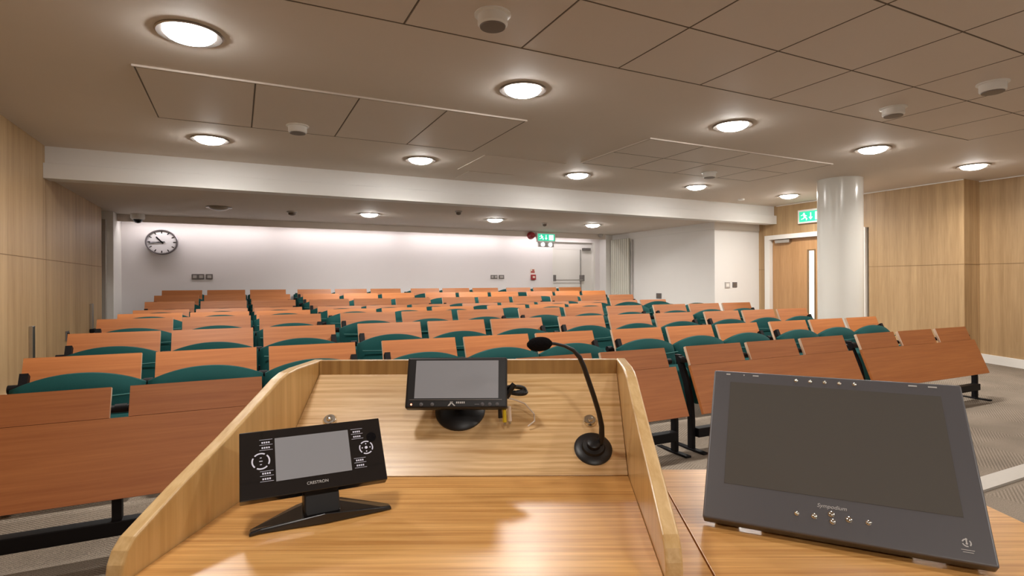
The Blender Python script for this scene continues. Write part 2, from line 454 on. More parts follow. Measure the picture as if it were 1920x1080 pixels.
bm = bmesh.new(); box(bm, 2.24, 3.20, 5.15, 5.93, ZC - 0.006, ZC); box(bm, 2.395, 2.98, 5.97, 6.45, ZC - 0.006, ZC)
o = build('ceiling_access_panels', bm, M['tile'], bevel=0.002); o['kind'] = 'structure'

# ------------------------------------------------------------------ doors
# back exit door, white, with push bar
d = bx('door_1', M['trim'], (5.86, 6.575, YW + 0.09, YW + 0.13, 0.345, EYE + 0.715)); d['kind'] = 'structure'
d2 = bx('door_2', M['trim'], (6.60, 6.86, YW + 0.09, YW + 0.13, 0.345, EYE + 0.715)); d2['kind'] = 'structure'
bm = bmesh.new()
box(bm, 5.83, 6.90, YW + 0.085, YW + 0.15, EYE + 0.715, EYE + 0.86)
struct('trim_20', bm, M['white'])
bm = bmesh.new(); box(bm, 6.86, 6.90, YW + 0.0, YW + 0.1, 0.345, EYE + 0.86); box(bm, 5.84, 5.86, YW + 0.0, YW + 0.1, 0.345, EYE + 0.86)
struct('trim_21', bm, M['trim'])
bm = bmesh.new(); tube(bm, [(5.90, YW - 0.04, EYE + 0.065), (6.56, YW - 0.04, EYE + 0.065)], 0.012)
build('push_bar', bm, M['steel'], d, smooth=True)
for x in (5.875, 6.575):
    bx('push_bar_bracket', M['grey'], (x - 0.022, x + 0.022, YW - 0.05, YW + 0.088, EYE + 0.04, EYE + 0.17), d, bevel=0.006)
bm = bmesh.new(); tube(bm, [(6.582, YW + 0.06, 0.40), (6.582, YW + 0.06, EYE + 0.70)], 0.010)
build('vertical_bolt', bm, M['steel'], d, smooth=True)
bx('door_closer', M['grey'], (6.62, 6.80, YW + 0.01, YW + 0.085, EYE + 0.70, EYE + 0.75), d2, bevel=0.006)

# right wall double door in wood, white frame
ydr0, ydr1, ztop = 5.055, 6.735, EYE + 0.80
bm = bmesh.new()
box(bm, XR - 0.03, XR + 0.16, ydr1 - 0.085, ydr1 + 0.015, 0.15, ztop - 0.07)
box(bm, XR - 0.03, XR + 0.16, ydr0 - 0.04, ydr0 + 0.045, 0.15, ztop - 0.07)
box(bm, XR - 0.03, XR + 0.16, ydr0 - 0.04, ydr1 + 0.015, ztop - 0.07, ztop + 0.005)
struct('trim_22', bm, M['trim'], bevel=0.003)
def leaf(name, y0, y1, gy0, gy1, x):
    zt = ztop - 0.075
    bm = bmesh.new()
    box(bm, x, x + 0.045, gy1, y1, 0.165, zt); box(bm, x, x + 0.045, y0, gy0, 0.165, zt)
    box(bm, x, x + 0.045, gy0, gy1, EYE + 0.52, zt); box(bm, x, x + 0.045, gy0, gy1, 0.165, 0.45)
    o = build(name, bm, M['door']); o['kind'] = 'structure'
    bm = bmesh.new(); box(bm, x + 0.015, x + 0.022, gy0, gy1, 0.45, EYE + 0.52)
    build('glass_pane', bm, M['daylit'], o)
    bm = bmesh.new()
    for a, b_ in ((gy0 - 0.012, gy0 + 0.010), (gy1 - 0.010, gy1 + 0.012)): box(bm, x - 0.008, x + 0.01, a, b_, 0.44, EYE + 0.53)
    box(bm, x - 0.008, x + 0.01, gy0 + 0.01, gy1 - 0.01, EYE + 0.51, EYE + 0.53)
    build('bead', bm, M['seam'], o)
    return o
l1 = leaf('door_3', 5.74, 6.645, 5.86, 5.98, XR + 0.05)
l2 = leaf('door_4', 5.10, 5.735, 5.49, 5.62, XR + 0.05)
bx('door_closer', M['steel'], (XR - 0.01, XR + 0.05, 6.28, 6.56, ztop - 0.135, ztop - 0.08), l1, bevel=0.006)
bx('push_plate', M['grey'], (XR + 0.042, XR + 0.05, 5.715, 5.785, EYE - 0.20, EYE - 0.05), l1)

# ------------------------------------------------------------------ lamps
def downlight(x, y, zc, label, lit=True, group='round downlights in the ceiling', dim=1.0):
    t = thing('ceiling_downlight', label, 'ceiling light', (x, y, zc), 0, group)
    bm = bmesh.new(); lathe(bm, [(0.118, -0.001), (0.155, -0.001), (0.157, -0.006), (0.150, -0.012), (0.122, -0.007), (0.118, -0.001)], seg=48)
    build('rim', bm, M['reflector'], t, smooth=True)
    prof = [(0.120, -0.002)] + [(0.118 * math.cos(a), -0.004 - 0.042 * math.sin(a)) for a in [k * PI / 2 / 7 for k in range(8)]]
    prof[-1] = (0.002, -0.046)
    bm = bmesh.new(); lathe(bm, prof, seg=40)
    build('diffuser', bm, (M['lamp'] if dim == 1.0 else M['lamp_dim']) if lit else M['lamp_off'], t, smooth=True)
    if lit:
        ld = bpy.data.lights.new('downlight_lamp', 'AREA'); ld.shape = 'DISK'; ld.size = 0.22
        ld.energy = LAMP_W * dim; ld.color = LAMP_COL; ld.spread = math.radians(155)
        lo = bpy.data.objects.new('downlight_lamp', ld); COL.objects.link(lo); lo.parent = t; lo.location = (0, 0, -0.050)
    return t
LX = [-0.22, 1.72, 3.67, 5.57, 7.42]
cn = ['leftmost', 'second from the left', 'third from the left', 'fourth from the left', 'rightmost']
for i, x in enumerate(LX):
    downlight(x, 3.312, ZC, 'round lit downlight, %s in the nearest row on the high ceiling' % cn[i])
for i, x in enumerate(LX):
    downlight(x, 5.645, ZC, 'round lit downlight, %s in the row just before the white beam' % cn[i])
lowlab = {0: 'unlit downlight in the low ceiling above and right of the wall clock', 1: 'lit downlight, leftmost lit one under the low back ceiling',
          2: 'lit downlight, middle of the three lit under the low back ceiling', 3: 'lit downlight, rightmost under the low back ceiling by the exit sign'}
for i, x in enumerate(LX[:4]):
    downlight(x, (8.26, 8.18, 8.05, 8.10)[i], ZL, lowlab[i], lit=i > 0)
for i, x in enumerate(LX):
    downlight(x, 0.98, ZC, 'dimmed round downlight in the row right above the lectern, %s' % cn[i], dim=FRONT_DIM, group='downlights over the speaker end')
    downlight(x, -1.35, ZC, 'dimmed round downlight in the row behind the lectern, %s' % cn[i], dim=FRONT_DIM * 3.2, group='downlights over the speaker end')

# strip lights hidden behind the board along the back wall
for i, (x0, x1) in enumerate(((-1.45, 0.55), (0.62, 2.62), (2.69, 4.69), (4.76, 6.76))):
    t = thing('strip_light', 'strip light hidden behind the board above the back wall, %s' % ('by the clock', 'left of middle', 'right of middle', 'by the exit door')[i],
              'strip light', ((x0 + x1) / 2, YW - 0.235, ZL), 0, 'strip lights washing the back wall')
    h = (x1 - x0) / 2
    bx('batten', M['trim'], (-h, h, -0.03, 0.03, -0.03, 0.0), t)
    bm = bmesh.new(); tube(bm, [(-h + 0.02, 0, -0.042), (h - 0.02, 0, -0.042)], 0.010, 10)
    build('tube', bm, M['strip'], t, smooth=True)
    ld = bpy.data.lights.new('strip_lamp', 'AREA'); ld.shape = 'RECTANGLE'; ld.size = 2 * h - 0.04; ld.size_y = 0.04
    ld.energy = COVE_W; ld.color = (1.0, 0.93, 0.93)
    lo = bpy.data.objects.new('strip_lamp', ld); COL.objects.link(lo); lo.parent = t; lo.location = (0, 0, -0.058)

# ------------------------------------------------------------------ ceiling devices
def drum(x, y, label, name='ceiling_speaker', r=0.072):
    t = thing(name, label, 'ceiling device', (x, y, ZC - 0.010))
    bm = bmesh.new(); lathe(bm, [(r * 1.22, 0), (r * 1.22, -0.006), (r, -0.010), (r, -0.050), (r * 0.9, -0.058), (r * 0.86, -0.058)], seg=40)
    build('housing', bm, M['trim'], t, smooth=True)
    bm = bmesh.new(); lathe(bm, [(r * 0.87, -0.055), (r * 0.84, -0.064), (0.004, -0.066)], seg=40)
    build('grille', bm, M['vent'], t, smooth=True)
    return t
drum(1.10, 2.43, 'white round drum detector hanging under the near ceiling tiles, top centre')
drum(4.41, 1.86, 'white round ceiling device nearest the right edge of the tiled ceiling')
drum(4.37, 2.45, 'white round ceiling device just left of the far right one, near tile edge')
drum(0.44, 4.83, 'flat white round detector on the four-panel ceiling strip at the left')
drum(4.97, 4.83, 'small round grey-faced detector on the tile group before the beam')
def smoke(x, y, label, r=0.05):
    t = thing('smoke_detector', label, 'smoke detector', (x, y, ZL), 0, 'small detectors under the low ceiling')
    bm = bmesh.new(); lathe(bm, [(r, 0), (r, -0.012), (r * 0.8, -0.02)], seg=24); build('base', bm, M['ltgrey'], t, smooth=True)
    bm = bmesh.new(); lathe(bm, [(r * 0.7, -0.018), (r * 0.65, -0.045), (r * 0.3, -0.055), (0.003, -0.056)], seg=24); build('chamber', bm, M['dark_rec'], t, smooth=True)
smoke(0.68, 8.33, 'small dark detector on the low ceiling between clock and first lit downlight', 0.07)
smoke(2.78, 7.33, 'small detector on the low ceiling just behind the middle of the beam')
smoke(4.66, 8.20, 'small detector on the low ceiling left above the green exit sign')
t = thing('dome_camera', 'white dome security camera with dark lens above the wall clock', 'camera', (-1.29, 9.55, ZL))
bm = bmesh.new(); lathe(bm, [(0.088, 0), (0.090, -0.055), (0.080, -0.075), (0.058, -0.078)], seg=32); build('housing', bm, M['white'], t, smooth=True)
bm = bmesh.new(); lathe(bm, [(0.060, -0.070), (0.054, -0.100), (0.036, -0.122), (0.003, -0.132)], seg=32); build('smoked_dome', bm, M['dome'], t, smooth=True)
t = thing('dome_camera', 'small grey camera on the low ceiling beside the right back door', 'camera', (6.80, 9.6, ZL))
bm = bmesh.new(); lathe(bm, [(0.05, 0), (0.05, -0.03), (0.035, -0.06), (0.003, -0.075)], seg=24); build('housing', bm, M['ltgrey'], t, smooth=True)
t = thing('ceiling_sensor', 'tiny pale sensor on the ceiling by the right end of the beam', 'sensor', (7.05, 6.2, ZC))
bm = bmesh.new(); lathe(bm, [(0.05, 0), (0.045, -0.02), (0.003, -0.03)], seg=20); build('housing', bm, M['trim'], t, smooth=True)

# ------------------------------------------------------------------ wall clock
CK = thing('wall_clock', 'round white station clock with grey rim on the back wall', 'clock', (-1.032, YW, EYE + 0.645))
sx_, sz_ = 1.0, 0.88
bm = bmesh.new(); lathe(bm, [(0.19, 0.0), (0.212, 0.0), (0.214, 0.088), (0.206, 0.094), (0.192, 0.092), (0.192, 0.074)], axis='Y', seg=64, sz=sz_)
build('rim', bm, M['clockrim'], CK, smooth=True)
bm = bmesh.new(); lathe(bm, [(0.197, 0.070), (0.197, 0.075)], axis='Y', seg=64, sz=sz_); build('dial', bm, M['clockface'], CK)
bm = bmesh.new()
def ray_box(bm, ang, r0, r1, w, y0, y1):
    c, s = math.sin(ang), math.cos(ang)
    pts = [(-w / 2, r0), (w / 2, r0), (w / 2, r1), (-w / 2, r1)]
    prism(bm, [((a * s + b * c), (-a * c + b * s) * sz_) for a, b in pts], y0, y1, 'XZ')
for k in range(12): ray_box(bm, k * PI / 6, 0.148, 0.186, 0.014, -0.0775, -0.0755)
for k in range(60):
    if k % 5: ray_box(bm, k * PI / 30, 0.178, 0.187, 0.004, -0.0765, -0.0755)
build('hour_marks', bm, M['black'], CK)
bm = bmesh.new(); ray_box(bm, math.radians(321), -0.03, 0.115, 0.020, -0.082, -0.079); build('hour_hand', bm, M['black'], CK)
bm = bmesh.new(); ray_box(bm, math.radians(262), -0.04, 0.168, 0.013, -0.086, -0.083); build('minute_hand', bm, M['black'], CK)
bm = bmesh.new(); ray_box(bm, math.radians(274), -0.05, 0.170, 0.004, -0.089, -0.087); lathe(bm, [(0.014, 0.075), (0.014, 0.09)], axis='Y', seg=20); build('second_hand', bm, M['black'], CK)

# ------------------------------------------------------------------ plates, sockets, alarm
def plate_y(x0, x1, z0, z1, label, m, y=YW, inner=None, name='wall_socket', group=None, n=1):
    """plate on a wall whose face looks to -Y"""
    t = thing(name, label, 'socket' if name == 'wall_socket' else 'switch', ((x0 + x1) / 2, y, (z0 + z1) / 2), 0, group)
    w, h = (x1 - x0) / 2, (z1 - z0) / 2
    bx('plate', m, (-w, w, -0.012, 0, -h, h), t, bevel=0.003)
    for k in range(n):
        a = -w + 2 * w * (k + 0.5) / n
        bx('module', inner or M['ltgrey'], (a - w / n * 0.6, a + w / n * 0.6, -0.016, -0.011, -h * 0.55, h * 0.55), t)
    return t
plate_y(-0.645, -0.475, EYE + 0.083, EYE + 0.166, 'wide grey double socket on the back wall below the clock', M['grey'], n=2)
plate_y(-0.450, -0.357, EYE + 0.083, EYE + 0.166, 'square grey plate right beside the double socket below the clock', M['grey'])
plate_y(4.435, 4.580, EYE + 0.090, EYE + 0.165, 'wide grey double socket on the back wall left of the red call point', M['grey'], n=2)
plate_y(4.610, 4.725, EYE + 0.090, EYE + 0.165, 'small grey plate between the double socket and the red call point', M['grey'])
plate_y(7.43, 7.545, EYE - 0.095, EYE + 0.005, 'pale light switch on the white wall end left of the dark switch', M['ltgrey'], y=YFACE, inner=M['trim'], name='light_switch')
plate_y(7.61, 7.715, EYE - 0.085, EYE + 0.005, 'dark square switch plate on the white wall end by the wooden door', M['grey'], y=YFACE, inner=M['dark_rec'], name='light_switch')
t = thing('fire_call_point', 'red fire alarm call point on the back wall left of the exit door', 'alarm', (5.375, YW, EYE + 0.125))
bx('box', M['red'], (-0.05, 0.05, -0.045, 0, -0.055, 0.05), t, bevel=0.005)
bx('break_glass', M['cream'], (-0.026, 0.026, -0.048, -0.044, -0.02, 0.02), t)
t = thing('fire_notice', 'small white and red notice above the fire call point', 'sign', (5.37, YW, EYE + 0.245))
bx('board', M['cream'], (-0.055, 0.055, -0.004, 0, -0.045, 0.045), t)
bx('printed_band', M['red'], (-0.04, 0.045, -0.006, -0.003, -0.03, 0.0), t)
bx('printed_flame', M['red'], (-0.01, 0.035, -0.006, -0.003, 0.008, 0.034), t)
t = thing('alarm_sounder', 'round red alarm sounder high on the back wall beside the exit sign', 'alarm', (5.155, YW - 0.3155, EYE + 0.935))
bm = bmesh.new(); lathe(bm, [(0.075, 0.0), (0.075, 0.03), (0.062, 0.055), (0.055, 0.10), (0.035, 0.115), (0.003, 0.117)], axis='Y', seg=32)
build('horn', bm, M['red'], t, smooth=True)
t = thing('wall_socket', 'dark narrow plate low on the white side wall behind the seats', 'socket', (XW, 8.27, EYE - 0.25))
bx('plate', M['grey'], (-0.012, 0, -0.07, 0.07, -0.05, 0.05), t, bevel=0.003)
bx('module', M['dark_rec'], (-0.016, -0.011, -0.03, 0.03, -0.025, 0.025), t)

# exit signs ---------------------------------------------------------
def exit_face(t, w, h, f, flip=1):
    """pictogram: running figure, down arrow, doorway; f maps (u,v,depth) to local coordinates, u 0..1 v 0..1"""
    def pr(bm, poly, a0=0.002, a1=0.004): prism(bm, [(p[0] * w, p[1] * h) for p in poly], a0, a1, 'XY', f)
    bm = bmesh.new(); pr(bm, [(0, 0), (1, 0), (1, 1), (0, 1)], 0.0, 0.002); build('green_panel', bm, M['exit_green'], t)
    bm = bmesh.new()
    c = [(0.20 + 0.035 * math.cos(a), 0.80 + 0.075 * math.sin(a)) for a in [k * PI / 6 for k in range(12)]]
    pr(bm, c)
    pr(bm, [(0.17, 0.70), (0.24, 0.72), (0.27, 0.45), (0.20, 0.42)])
    pr(bm, [(0.20, 0.46), (0.27, 0.46), (0.34, 0.30), (0.31, 0.12), (0.28, 0.14), (0.29, 0.28)])
    pr(bm, [(0.20, 0.46), (0.25, 0.42), (0.18, 0.28), (0.08, 0.24), (0.08, 0.30), (0.16, 0.34)])
    pr(bm, [(0.22, 0.70), (0.33, 0.56), (0.31, 0.52), (0.22, 0.62)])
    pr(bm, [(0.18, 0.70), (0.10, 0.60), (0.06, 0.62), (0.16, 0.72)])
    build('running_figure', bm, M['exit_white'], t)
    bm = bmesh.new()
    pr(bm, [(0.46, 0.85), (0.50, 0.85), (0.50, 0.38), (0.46, 0.38)])
    pr(bm, [(0.40, 0.42), (0.56, 0.42), (0.48, 0.15)])
    build('down_arrow', bm, M['exit_white'], t)
    bm = bmesh.new(); pr(bm, [(0.66, 0.12), (0.92, 0.12), (0.92, 0.88), (0.66, 0.88)]); build('doorway', bm, M['exit_white'], t)
t = thing('exit_sign', 'lit green emergency exit box with two spot heads at the back door', 'exit sign', (5.28, YW - 0.376, EYE + 0.828))
bx('housing', M['trim'], (-0.01, 0.41, 0.0, 0.06, -0.02, 0.16), t, bevel=0.004)
exit_face(t, 0.38, 0.135, lambda u, v, d: (0.01 + u, -d, 0.01 + v))
bx('spot_bracket', M['ltgrey'], (0.03, 0.37, 0.0, 0.05, -0.11, -0.02), t, bevel=0.004)
for x in (0.11, 0.28):
    bm = bmesh.new(); lathe(bm, [(0.038, 0.0), (0.042, 0.03), (0.036, 0.034), (0.003, 0.038)], (x, 0.0, -0.065), 'Y', 20)
    build('spot_head', bm, M['headlamp'], t, smooth=True)
t = thing('exit_sign', 'lit green emergency exit box above the wooden door, half behind the column', 'exit sign', (XR, 5.62, EYE + 0.955))
bx('housing', M['trim'], (-0.05, 0, -0.01, 0.47, -0.005, 0.215), t, bevel=0.004)
exit_face(t, 0.42, 0.165, lambda u, v, d: (-0.05 - d, 0.44 - u, 0.02 + v))

# radiator and conduit on the white side wall
t = thing('radiator', 'tall fluted off-white radiator on the white wall at the back right', 'radiator', (XW, 9.41, EYE - 0.45))
bm = bmesh.new()
for k in range(9): box(bm, -0.07, -0.03, -0.30 + k * 0.067, -0.30 + k * 0.067 + 0.056, 0.0, 1.36)
build('fins', bm, M['radiator'], t, bevel=0.008)
bm = bmesh.new(); box(bm, -0.045, -0.002, -0.28, 0.28, 0.05, 0.09); box(bm, -0.045, -0.002, -0.28, 0.28, 1.27, 1.31); build('wall_bracket', bm, M['radiator'], t)
bm = bmesh.new(); tube(bm, [(XW - 0.02, 9.045, 0.31), (XW - 0.02, 9.045, EYE + 0.88)], 0.016)
tag(build('riser_pipe', bm, M['ltgrey'], smooth=True), 'thin grey vertical pipe beside the fluted radiator', 'pipe')

# metal wall strips and socket on the left wall
for (y, z0, z1, lab) in ((6.14, -0.66, -0.35, 'slim upright steel rail on the left wall, the nearer one'),
                         (8.325, -0.56, -0.225, 'slim upright steel rail on the left wall, the farther one')):
    t = thing('wall_rail', lab, 'rail', (XL, y, EYE + z0))
    bx('channel', M['steel'], (0, 0.03, -0.03, 0.03, -0.35, z1 - z0), t, bevel=0.004)
    bx('end_block', M['black'], (0, 0.05, -0.05, 0.05, -0.02, 0.03), t, bevel=0.01)
t = thing('wall_socket', 'small dark socket plate on the left wood wall between the steel rails', 'socket', (XL, 7.29, EYE - 0.53))
bx('plate', M['grey'], (0, 0.012, -0.05, 0.05, -0.05, 0.05), t, bevel=0.003)
bx('module', M['black'], (0.01, 0.02, -0.03, 0.03, -0.03, 0.03), t)

# ------------------------------------------------------------------ seating
GX = [-0.992, 0.852, 2.707, 4.554]          # left end of each three-seat unit
TOFF = [0.0, 0.578, 1.158]; TW = 0.512; UW = TOFF[2] + TW
Y1, PITCH = 2.8495, 0.830
ZT = [-0.430, -0.376, -0.316, -0.269, -0.268, -0.268, -0.203, -0.143, -0.082]   # desk-top heights from the eye
ZT = [EYE + z for z in ZT]
def row_y(k): return Y1 + PITCH * k
TILT = 0.40                                   # boards lean: dY/dZ

def board(bm, x0, x1, ytop, ztop, h, th=0.022):
    """leaning board: top edge front at (ytop, ztop), falls by h"""
    c = math.sqrt(1 + TILT * TILT)
    ny, nz = 1 / c, -TILT / c
    a = (ytop, ztop); b = (ytop - TILT * h, ztop - h)
    prism(bm, [a, b, (b[0] + ny * th, b[1] + nz * th), (a[0] + ny * th, a[1] + nz * th)], x0, x1, 'YZ')

def tablet_part(parent, x0, ytop, ztop, h, name='writing_tablet'):
    bm = bmesh.new(); board(bm, x0, x0 + TW, ytop, ztop, h)
    o = build(name, bm, M['cherry'], parent, mats=[M['edge']])
    for p in o.data.polygons:
        n = p.normal
        if n.z > 0.7 or abs(n.x) > 0.9: p.material_index = 1
    return o

def hinge_bar(parent, ytop, ztop, h, name='hinge_bar'):
    """black bar behind the foot of the tablets with a hinge block in every gap"""
    yb, zb = ytop - TILT * h, ztop - h
    bm = bmesh.new()
    tube(bm, [(-0.03, yb + 0.045, zb + 0.005), (UW + 0.045, yb + 0.045, zb + 0.005)], 0.016, 10)
    return_o = build(name, bm, M['black'], parent, smooth=True)
    for x in (-0.035, TOFF[1] - 0.033, TOFF[2] - 0.033, UW + 0.035):
        bm = bmesh.new()
        q = 0.023 if x < 0 else 0.019
        tube(bm, [(x - 0.022, yb + 0.046, zb + q - 0.012), (x + 0.022, yb + 0.046, zb + q - 0.012)], q, 12)
        build('hinge', bm, M['black'], return_o, smooth=True)
    return return_o

rn = ['front', 'second', 'third', 'fourth', 'fifth', 'sixth', 'seventh', 'eighth', 'back']
gn = ['leftmost', 'second from the left', 'third from the left', 'rightmost']

# --- front desk units with long modesty panel
def front_desk():
    t = thing('front_desk', '', 'desk')
    z0 = ZT[0]
    for x in TOFF: tablet_part(t, x, 0, z0, 0.120)
    c = 0.1215
    bm = bmesh.new(); board(bm, -0.004, UW + 0.055, -TILT * c, z0 - c, 0.300)
    o = build('modesty_panel', bm, M['cherry'], t, mats=[M['edge']])
    hinge_bar(t, 0, z0, 0.10)
    for x in (-0.010, UW + 0.030):
        bm = bmesh.new()
        # bent standard: leans with the panel, then drops to the foot
        path = [(0.035, z0 - 0.06), (-0.045, z0 - 0.24), (-0.075, z0 - 0.36), (-0.085, z0 - 0.48), (-0.085, 0.012)]
        w = 0.034
        poly = [(y + 0.0, z) for y, z in path] + [(y + w + 0.012, z) for y, z in reversed(path)]
        prism(bm, poly, x - 0.014, x + 0.014, 'YZ')
        l = build('leg', bm, M['black'], t, bevel=0.003)
        bm = bmesh.new(); box(bm, x - 0.022, x + 0.022, -0.19, 0.09, 0.0, 0.014); build('foot', bm, M['black'], l, bevel=0.004)
    bm = bmesh.new(); box(bm, TOFF[1] - 0.050, TOFF[1] - 0.016, -0.105, -0.065, 0.09, z0 - 0.425)
    l = build('leg', bm, M['black'], t)
    bx('beam', M['black'], (0.004, UW + 0.016, -0.115, -0.055, 0.090, 0.150), t, bevel=0.004)
    return t
proto = front_desk()
for g, x in enumerate(GX):
    o = proto if g == 0 else copy_tree(proto, (0, 0, 0))
    o.location = (x, Y1, 0)
    o['label'] = ('cherry wood front desk with long modesty panel and three tablets, %s' %
                  ['far left', 'behind the lectern', 'behind the tilted display', 'far right'][g])
    o['group'] = 'front desk units'

# --- bench units: three green seats on a beam, tablets for the row behind on their backs
def seat_back_mesh():
    bm = bmesh.new()
    W, T = 0.570, 0.062
    N = 22; rows = 9
    zb = 0.30
    front, back = [], []
    for j in range(rows + 1):
        fr, bk = [], []
        for i in range(N + 1):
            s = -1 + 2 * i / N
            top = 0.657 - 0.068 * abs(s) ** 2.1
            zz = zb + (top - zb) * j / rows
            yb = 0.72 + (zz - 0.65) * 0.20 + 0.030 * (s * s)          # leans back, curved in plan
            e = min(1.0, (1 - j / rows) * rows / 1.2, j * 1.0 + 0.35)
            puff = T * (0.35 + 0.65 * min(1, (1 - abs(s)) * 9) * min(1, (rows - j) / 1.3 + 0.15))
            x = s * W / 2
            fr.append(bm.verts.new((x, yb - puff, zz)))
            bk.append(bm.verts.new((x, yb, zz)))
        front.append(fr); back.append(bk)
    for A, flip in ((front, False), (back, True)):
        for j in range(rows):
            for i in range(N): bm.faces.new((A[j][i], A[j][i + 1], A[j + 1][i + 1], A[j + 1][i]))
    for j in range(rows):
        bm.faces.new((front[j][0], front[j + 1][0], back[j + 1][0], back[j][0]))
        bm.faces.new((front[j][N], front[j + 1][N], back[j + 1][N], back[j][N]))
    for i in range(N):
        bm.faces.new((front[0][i], front[0][i + 1], back[0][i + 1], back[0][i]))
        bm.faces.new((front[rows][i], front[rows][i + 1], back[rows][i + 1], back[rows][i]))
    return bm

def bench(with_tablets=True):
    t = thing('bench_unit', '', 'seating')
    for x in TOFF:
        cx = x + TW / 2 + 0.003
        o = build('seat_back', seat_back_mesh(), M['green'], t, smooth=True, loc=(cx, 0, 0))
        bm = bmesh.new(); tube(bm, [(-0.26, 0.632, 0.545), (-0.13, 0.618, 0.540), (0, 0.612, 0.538), (0.13, 0.618, 0.540), (0.26, 0.632, 0.545)], 0.005, 6)
        p = build('piping', bm, M['piping'], o, smooth=True)
        # tipped-up seat
        bm = bmesh.new()
        prism(bm, [(0.47, 0.14), (0.53, 0.13), (0.60, 0.30), (0.60, 0.44), (0.56, 0.46), (0.50, 0.42)], cx - 0.25, cx + 0.25, 'YZ')
        build('seat', bm, M['green'], t, bevel=0.012)
    bx('beam', M['black'], (-0.03, UW + 0.03, 0.60, 0.66, 0.22, 0.28), t, bevel=0.004)
    for x in (0.02, UW - 0.02):
        bm = bmesh.new(); prism(bm, [(0.61, 0.0), (0.65, 0.0), (0.655, 0.28), (0.70, 0.40), (0.79, 0.60), (0.76, 0.62), (0.665, 0.42), (0.61, 0.26)], x - 0.018, x + 0.018, 'YZ')
        l = build('leg', bm, M['black'], t)
        bm = bmesh.new(); box(bm, x - 0.025, x + 0.025, 0.50, 0.76, 0.0, 0.014); build('foot', bm, M['black'], l, bevel=0.004)
    if with_tablets:
        for x in TOFF: tablet_part(t, x, PITCH, 0.68, 0.175)
        hinge_bar(t, PITCH, 0.68, 0.165)
    return t
pb = bench(True); pe = bench(False)
used = {True: False, False: False}
for k in range(9):
    for g, x in enumerate(GX):
        wt = k < 8 and not (k == 3 and g == 3)
        src = pb if wt else pe
        if not used[wt]: o = src; used[wt] = True
        else: o = copy_tree(src, (0, 0, 0))
        yk = row_y(k); zf = fz(yk + 0.63)
        sh = 0.33 if k == 8 else 0.0                  # the back row stands clear of the back wall
        zf = fz(yk + 0.63 - sh)
        o.location = (x, yk - sh, zf)
        dz_seat = (ZT[k] - 0.68) - zf
        for ch in o.children:
            n = ch.name.split('.')[0]
            if n in ('seat_back', 'seat'): ch.location.z = dz_seat
            if n in ('writing_tablet', 'hinge_bar'): ch.location.z = ZT[min(k + 1, 8)] - 0.68 - zf
        o['label'] = ('green three-seat bench%s, %s row, %s block of seats' %
                      (' with cherry tablets behind' if wt else ', no tablets behind it', rn[k], gn[g]))
        o['group'] = 'bench units in rows'

# ------------------------------------------------------------------ lectern (turned to face along the camera's heading)
R_ = Vector((math.cos(YAW), -math.sin(YAW), 0)); F_ = Vector((math.sin(YAW), math.cos(YAW), 0))
def LC(r, d, z=0.0):
    v = R_ * r + F_ * d
    return (v.x, v.y, z)
R0, D0 = -0.11, 0.95
LEC = thing('lectern', 'oak lectern with raised sides and sloped back holding mic and monitors', 'lectern', LC(R0, D0), -YAW)
def lf(r, d, z): return (r - R0, d - D0, EYE + z)
def rl(d): return -0.430 + 0.07 * (d - 1)
def rr_(d): return 0.208 + 0.087 * (d - 1)
ZS, SL = -0.347, 0.7726
PROF = [(0.645, -0.345), (0.648, -0.327), (0.655, -0.313), (0.668, -0.302), (0.75, -0.272), (0.85, -0.240), (0.93, -0.212),
        (0.99, -0.190), (1.03, -0.175), (1.06, -0.168), (1.10, -0.165), (1.222, -0.165)]
def side(name, rf, sgn, th=0.021):
    bm = bmesh.new()
    poly = PROF + [(1.222, -EYE), (0.645, -EYE)]
    A = [bm.verts.new(lf(rf(d), d, z)) for d, z in poly]; B = [bm.verts.new(lf(rf(d) + sgn * th, d, z)) for d, z in poly]
    n = len(poly)
    bm.faces.new(A); bm.faces.new(B[::-1])
    for i in range(n): bm.faces.new((A[i], B[i], B[(i + 1) % n], A[(i + 1) % n]))
    o = build(name, bm, M['oak_side'], LEC, mats=[M['oak_edge']])
    for p in o.data.polygons:
        if abs(p.normal.x) < 0.5: p.material_index = 1
    md = o.modifiers.new('bevel', 'BEVEL'); md.width = 0.0035; md.segments = 3; md.limit_method = 'ANGLE'; md.angle_limit = math.radians(60)
    return o
side('side_panel', rl, -1); side('side_panel', rr_, 1)
g = 0.0005
bm = bmesh.new()
def quadbox(bm, pts_top, th, nrm=(0, 0, -1)):
    T = [bm.verts.new(p) for p in pts_top]; n = Vector(nrm) * th
    B = [bm.verts.new(Vector(p) + n) for p in pts_top]
    bm.faces.new(T); bm.faces.new(B[::-1])
    for i in range(4): bm.faces.new((T[i], B[i], B[(i + 1) % 4], T[(i + 1) % 4]))
quadbox(bm, [lf(rl(0.62) + g, 0.62, ZS), lf(rr_(0.62) - g, 0.62, ZS), lf(rr_(1.0) - g, 1.0, ZS), lf(rl(1.0) + g, 1.0, ZS)], 0.025)
build('shelf', bm, M['oak_flat'], LEC, bevel=0.0008)
def zsl(d): return ZS + SL * (d - 1)
bm = bmesh.new()
quadbox(bm, [lf(rl(1.0) + g, 1.001, zsl(1.001)), lf(rr_(1.0) - g, 1.001, zsl(1.001)), lf(rr_(1.197) - g, 1.197, zsl(1.197)), lf(rl(1.197) + g, 1.197, zsl(1.197))], 0.02, (0, 0.61, -0.79))
build('sloped_board', bm, M['oak'], LEC, bevel=0.0008)
bm = bmesh.new(); box(bm, rl(1.2) + g, rr_(1.2) - g, 1.197, 1.215, -EYE, -0.165, lf)
build('back_panel', bm, M['oak_rail'], LEC, mats=[M['oak_edge']], bevel=0.001)
